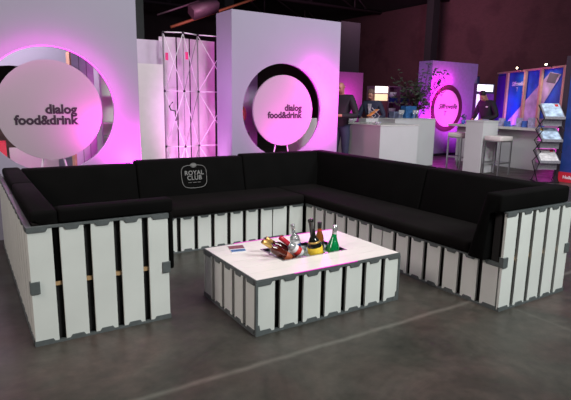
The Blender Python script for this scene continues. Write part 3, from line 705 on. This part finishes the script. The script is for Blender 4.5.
# far magenta-lit wall and dark tall panel beside middle booth wall
tag(obox('far_partition', mat('cloth_magenta_lit', (.45, .16, .42), .7, var=.05), None, 10.9, 12.75, 13.9, 13.98, 0, 2.62), 'tall pink-lit wall behind the bald man in black', 'exhibition wall')  # magenta light on this wall is put into the cloth colour
spot('far_partition_spot', (11.7, 13.1, 1.4), (11.9, 13.9, 1.6), 60, (1.0, .06, .8), 150)
tag(obox('dark_pillar', mat('navy_pillar', (.012, .013, .022), .7), None, 13.0, 14.1, 15.8, 16.2, 0, 4.9), 'dark tall panel rising right of the middle ring wall', 'pillar')

# ------------------------------------------------------------ olive tree
ol = thing('olive_tree', 'slender potted olive tree with loose dark foliage behind the counter', 'tree', (8.45, 6.75, 0))
bm = bmesh.new(); lathe(bm, [(.17, 0), (.21, .4), (.22, .42), (.19, .42), (.18, .38)], 20); link('pot', bm, mat('grey_pot', (.12, .12, .14), .6), ol, True)
bm = bmesh.new(); leaf_at = []
tube(bm, [(0, 0, .38), (.03, 0, .9), (-.02, 0, 1.3)], [.035, .028, .022], 7)
for k in range(34):
    a = random.random()*2*PI; z0 = random.uniform(1.0, 1.5); R_ = random.uniform(.25, .62); z1 = random.uniform(1.3, 2.2)
    p0 = Vector((0, 0, z0)); p2 = Vector((R_*math.cos(a)-.08, R_*math.sin(a), z1)); p1 = (p0+p2)/2+Vector((0, 0, .12))
    tube(bm, [p0, p1, p2], [.012, .008, .004], 5)
    for q in range(24):
        u = random.uniform(.3, 1.05); p = p0.lerp(p1, u*2) if u < .5 else p1.lerp(p2, (u-.5)*2); leaf_at.append(p+Vector([random.gauss(0, .05) for _ in range(3)]))
# two taller shoots against the pink-lit wall
for ex, ey, ez in ((.46, -.10, 2.30), (.75, -.15, 2.25), (.62, -.1, 1.95), (.30, .0, 2.42), (.85, -.1, 1.85)):
    p0 = Vector((0, 0, 1.25)); p2 = Vector((ex, ey, ez)); p1 = p0.lerp(p2, .5)+Vector((.05, 0, -.05)); tube(bm, [p0, p1, p2], [.012, .008, .004], 5)
    for q in range(30):
        u = random.uniform(.7, 1.05); leaf_at.append(p1.lerp(p2, (u-.5)*2)+Vector([random.gauss(0, .05) for _ in range(3)]))
link('branches', bm, mat('bark', (.08, .05, .04), .8), ol)
bm = bmesh.new()
for p in leaf_at:
    d = Vector([random.gauss(0, 1) for _ in range(3)]).normalized(); e = d.orthogonal().normalized()*.02; ln_ = d*.055
    v = [bm.verts.new(p-ln_), bm.verts.new(p+e), bm.verts.new(p+ln_), bm.verts.new(p-e), bm.verts.new(p+d.cross(e).normalized()*.004)]
    for a_, b_ in ((0, 1), (1, 2), (2, 3), (3, 0)): bm.faces.new((v[a_], v[b_], v[4]))
fo = link('foliage', bm, mat('olive_leaf', (.05, .07, .045), .7, var=.4), ol)

# ------------------------------------------------------------ things on the counters
t = thing('wire_stand', 'folding wire stand with orange card on the front counter', 'stand', (5.70, 5.35, 1.003))
for s in (-1, 1):
    bm = bmesh.new(); tube(bm, [(-.10, s*.06, .0), (.12, s*.06, .17), (-.10, s*.06, .33)], .006, 6); tube(bm, [(.12, s*.06, .0), (-.10, s*.06, .17), (.10, s*.06, .30)], .006, 6); link('wire_leg', bm, alu_m, t)
bm = bmesh.new(); prism(bm, [(-.14, .17), (.10, .30), (.11, .285), (-.13, .155)], 1, -.045, .045); link('card', bm, mat('orange_card', (.75, .28, .08), .5), t)
glass_m = mat('plain_glass', (.75, .78, .80), .08, trans=.6)
def small_lathe(name, label, cat, loc, prof, m, group=None):
    bm = bmesh.new(); lathe(bm, prof, 14); o = link(name, bm, m, None, True); o.location = loc; return tag(o, label, cat, group)
small_lathe('glass_bowl', 'small glass bowl on the front counter beside the wire stand', 'bowl', (5.62, 5.12, 1.003), [(.03, 0), (.055, .03), (.06, .06), (.055, .06)], glass_m)
small_lathe('glass_bowl', 'glass bowl at the far left end of the front counter', 'bowl', (5.66, 6.0, 1.003), [(.05, 0), (.12, .05), (.13, .10), (.125, .10)], glass_m)
GP = [(.035, 0), (.036, .003), (.006, .01), (.006, .08), (.04, .12), (.042, .19), (.040, .19)]
for k, (x, y, l) in enumerate(((7.05, 5.95, 'stemmed glass at the left end of the back counter'), (7.22, 6.05, 'stemmed glass left of the blue carton'), (7.50, 5.95, 'stemmed glass in front of the blue carton'), (7.70, 6.05, 'stemmed glass right of the blue carton'))):
    small_lathe('wine_glass', l, 'glass', (x, y, 1.09), GP, glass_m, 'glasses on the back counter')
tag(obox('blue_carton', mat('bright_blue_box', (.03, .12, .30), .4, var=.3, scale=20), None, 7.38, 7.72, 6.10, 6.28, 1.09, 1.37, bev=.004), 'bright blue carton on the back counter under the olive tree', 'box')
tag(obox('grey_carton', mat('grey_blue_box', (.12, .14, .22), .4, var=.4, scale=20), None, 7.02, 7.30, 6.12, 6.28, 1.09, 1.24, bev=.004), 'low grey blue carton on the back counter left of the bright blue one', 'box')

# ------------------------------------------------------------ people
def skin(name, verts, edges, m, parent, sub=2, root=0):
    me = bpy.data.meshes.new(name); me.from_pydata([v[:3] for v in verts], edges, [])
    o = bpy.data.objects.new(name, me); COL.objects.link(o)
    s = o.modifiers.new('s', 'SKIN'); ss = o.modifiers.new('u', 'SUBSURF'); ss.levels = sub; ss.render_levels = sub
    for k, v in enumerate(verts):
        sv = me.skin_vertices[0].data[k]; r = v[3]; r = r if isinstance(r, tuple) else (r, r); sv.radius = r; sv.use_root = (k == root)
    dg = bpy.context.evaluated_depsgraph_get(); me2 = bpy.data.meshes.new_from_object(o.evaluated_get(dg))
    COL.objects.unlink(o); bpy.data.objects.remove(o)
    for p in me2.polygons: p.use_smooth = True
    me2.materials.clear(); me2.materials.append(m)
    o2 = bpy.data.objects.new(name, me2); COL.objects.link(o2); o2.parent = parent; return o2
skin_m = mat('skin', (.42, .20, .14), .5, var=.06)
def person(label, loc, rz, H, top_m_, leg_m, hair_m_=None, lean=0.0, bow=0.0, elbows=((.34, .05, 1.12), (-.34, .05, 1.12)), hands=((.20, .32, 1.12), (-.20, .32, 1.12)), shirt=None):
    """faces local +y; coordinates given for a 1.78 m figure"""
    t = thing('person', label, 'person', loc, rz); k = H/1.78
    def ln(p):   # lean the upper body about the hips
        x, y, z = p; dz = z-.98
        if dz > 0: y, z = y*math.cos(lean)+dz*math.sin(lean), .98+dz*math.cos(lean)-y*math.sin(lean)
        return (x*k, y*k, z*k)
    nk = Vector((0, .0, 1.50))
    def hd(p):   # bow the head about the neck
        v = Vector(p)-nk; c_, s_ = math.cos(bow), math.sin(bow)
        return ln((v.x, v.y*c_+v.z*s_, nk.z+v.z*c_-v.y*s_))
    V = []; E = []
    def add(p, r, prev=None):
        V.append((*p, r if isinstance(r, tuple) else r*k)); i = len(V)-1
        if prev is not None: E.append((prev, i))
        return i
    pel = add(ln((0, 0, .95)), .075); ab = add(ln((0, .01, 1.12)), .09, pel); ch = add(ln((0, .0, 1.33)), .10, ab); nb = add(ln((0, -.01, 1.47)), .06, ch)
    n1 = add(hd((0, 0, 1.53)), .055, nb); jaw = add(hd((0, .02, 1.60)), (.066*k, .078*k), n1); sk = add(hd((0, .0, 1.68)), (.078*k, .092*k), jaw); cr = add(hd((0, -.005, 1.735)), (.055*k, .062*k), sk)
    add(hd((0, .115, 1.635)), .013, jaw)
    for s, el, hn in ((1, elbows[0], hands[0]), (-1, elbows[1], hands[1])):
        shd = add(ln((s*.18, -.01, 1.42)), .055, ch); e = add(ln(el), .042, shd); wr = add(ln(hn), .028, e)
        d = (Vector(ln(hn))-Vector(ln(el))).normalized(); side_ = d.cross(Vector((0, 0, 1))).normalized()
        pm_ = Vector(ln(hn))+d*.055*k; pa = add(tuple(pm_), (.036*k, .020*k), wr)
        for q, off in enumerate((-.03, -.01, .01, .03)):
            L_ = (.06, .078, .072, .055)[q]*k
            b0 = add(tuple(pm_+d*.035*k+side_*off*k), .0095, pa); b1 = add(tuple(pm_+d*(.035*k+L_*.55)+side_*off*k+Vector((0, 0, -.008*k))), .009, b0); add(tuple(pm_+d*(.035*k+L_*.9)+side_*off*k+Vector((0, 0, -.03*k))), .008, b1)
        b0 = add(tuple(pm_-d*.015*k-side_*s*.04*k), .011, pa); add(tuple(pm_+d*.03*k-side_*s*.055*k), .009, b0)
        hip = add((s*.095*k, 0, .84*k), .065, pel); kn = add((s*.11*k, .02*k, .48*k), .055, hip); an = add((s*.12*k, -.01*k, .09*k), .036, kn); add((s*.13*k, .13*k, .04*k), .035, an)
    skin('body', V, E, skin_m, t)
    # top
    V = []; E = []
    pel = add(ln((0, 0, .83)), .155); ab = add(ln((0, .01, 1.10)), .145, pel); ch = add(ln((0, .0, 1.34)), .160, ab); add(ln((0, -.01, 1.50)), .080, ch)
    for s, el, hn in ((1, elbows[0], hands[0]), (-1, elbows[1], hands[1])):
        shd = add(ln((s*.190, -.01, 1.44)), .078, ch); e = add(ln(el), .060, shd); add(tuple(Vector(ln(el)).lerp(Vector(ln(hn)), .93)), .044, e)
    skin('top', V, E, top_m_, t)
    V = []; E = []
    pel = add(ln((0, 0, 1.04)), .135)
    for s in (1, -1):
        hip = add((s*.095*k, 0, .82*k), .100, pel); kn = add((s*.11*k, .02*k, .48*k), .072, hip); add((s*.12*k, -.01*k, .10*k), .056, kn)
    skin('trousers', V, E, leg_m, t)
    for s in (1, -1):
        V = []; E = []
        a = add((s*.12*k, -.04*k, .05*k), .046); b_ = add((s*.13*k, .07*k, .045*k), .044, a); add((s*.135*k, .16*k, .036*k), .032, b_)
        skin('shoe', V, E, dark_m, t)
    for s in (1, -1):
        bm = bmesh.new(); bmesh.ops.create_icosphere(bm, subdivisions=2, radius=.011*k, matrix=Matrix.Translation(hd((s*.03, .084, 1.665)))); link('eye', bm, dark_m, t, True)
        bm = bmesh.new(); bmesh.ops.create_icosphere(bm, subdivisions=2, radius=.022*k, matrix=Matrix.Translation(hd((s*.080, -.005, 1.65))) @ Matrix.Diagonal((.4, .8, 1.3, 1))); link('ear', bm, skin_m, t, True)
    bm = bmesh.new(); tube(bm, [hd((-.022, .092, 1.592)), hd((0, .097, 1.590)), hd((.022, .092, 1.592))], .005*k, 6); link('mouth', bm, mat('lips', (.25, .07, .06), .5), t)
    if hair_m_:
        V = []; E = []
        a = add(hd((0, -.05, 1.65)), (.092*k, .080*k)); b_ = add(hd((0, -.02, 1.735)), (.095*k, .098*k), a); add(hd((0, .04, 1.765)), (.062*k, .045*k), b_)
        skin('hair', V, E, hair_m_, t)
    if shirt:
        bm = bmesh.new(); q = [ln((-.05, .135, 1.44)), ln((.05, .135, 1.44)), ln((.015, .17, 1.15)), ln((-.015, .17, 1.15))]
        f = bm.faces.new([bm.verts.new(p) for p in q]); bmesh.ops.solidify(bm, geom=[f], thickness=.008); link('shirt_front', bm, shirt, t)
    return t
blackc = mat('black_clothes', (.012, .010, .015), .8); navy = mat('navy_jacket', (.03, .035, .07), .8); jeans = mat('dark_jeans', (.02, .03, .06), .8)
person('bald man in black standing right of the middle ring wall', (4.90, 5.38, 0), 2.0, 1.87, blackc, jeans, None, 0.03, .4,
       hands=((.10, .34, 1.10), (-.14, .36, 1.14)))
person('man in navy jacket and white shirt looking down behind the front counter', (7.02, 6.85, 0), 2.0, 1.76, navy, jeans, mat('grey_stubble', (.16, .10, .08), .8), .12, .35,
       hands=((.12, .34, 1.12), (-.14, .36, 1.14)), shirt=white_l)
person('dark-haired man in black bending over the display counter', (10.2, 5.95, 0), 1.5, 1.84, blackc, blackc, mat('dark_hair', (.012, .008, .007), .6), .22, .6,
       hands=((.12, .40, 1.10), (-.14, .42, 1.10)))
bd = tag(obox('name_badge', white_l, None, 9.98, 9.99, 5.82, 5.88, 1.36, 1.39), 'white name badge on the chest of the man bending over the counter', 'badge')
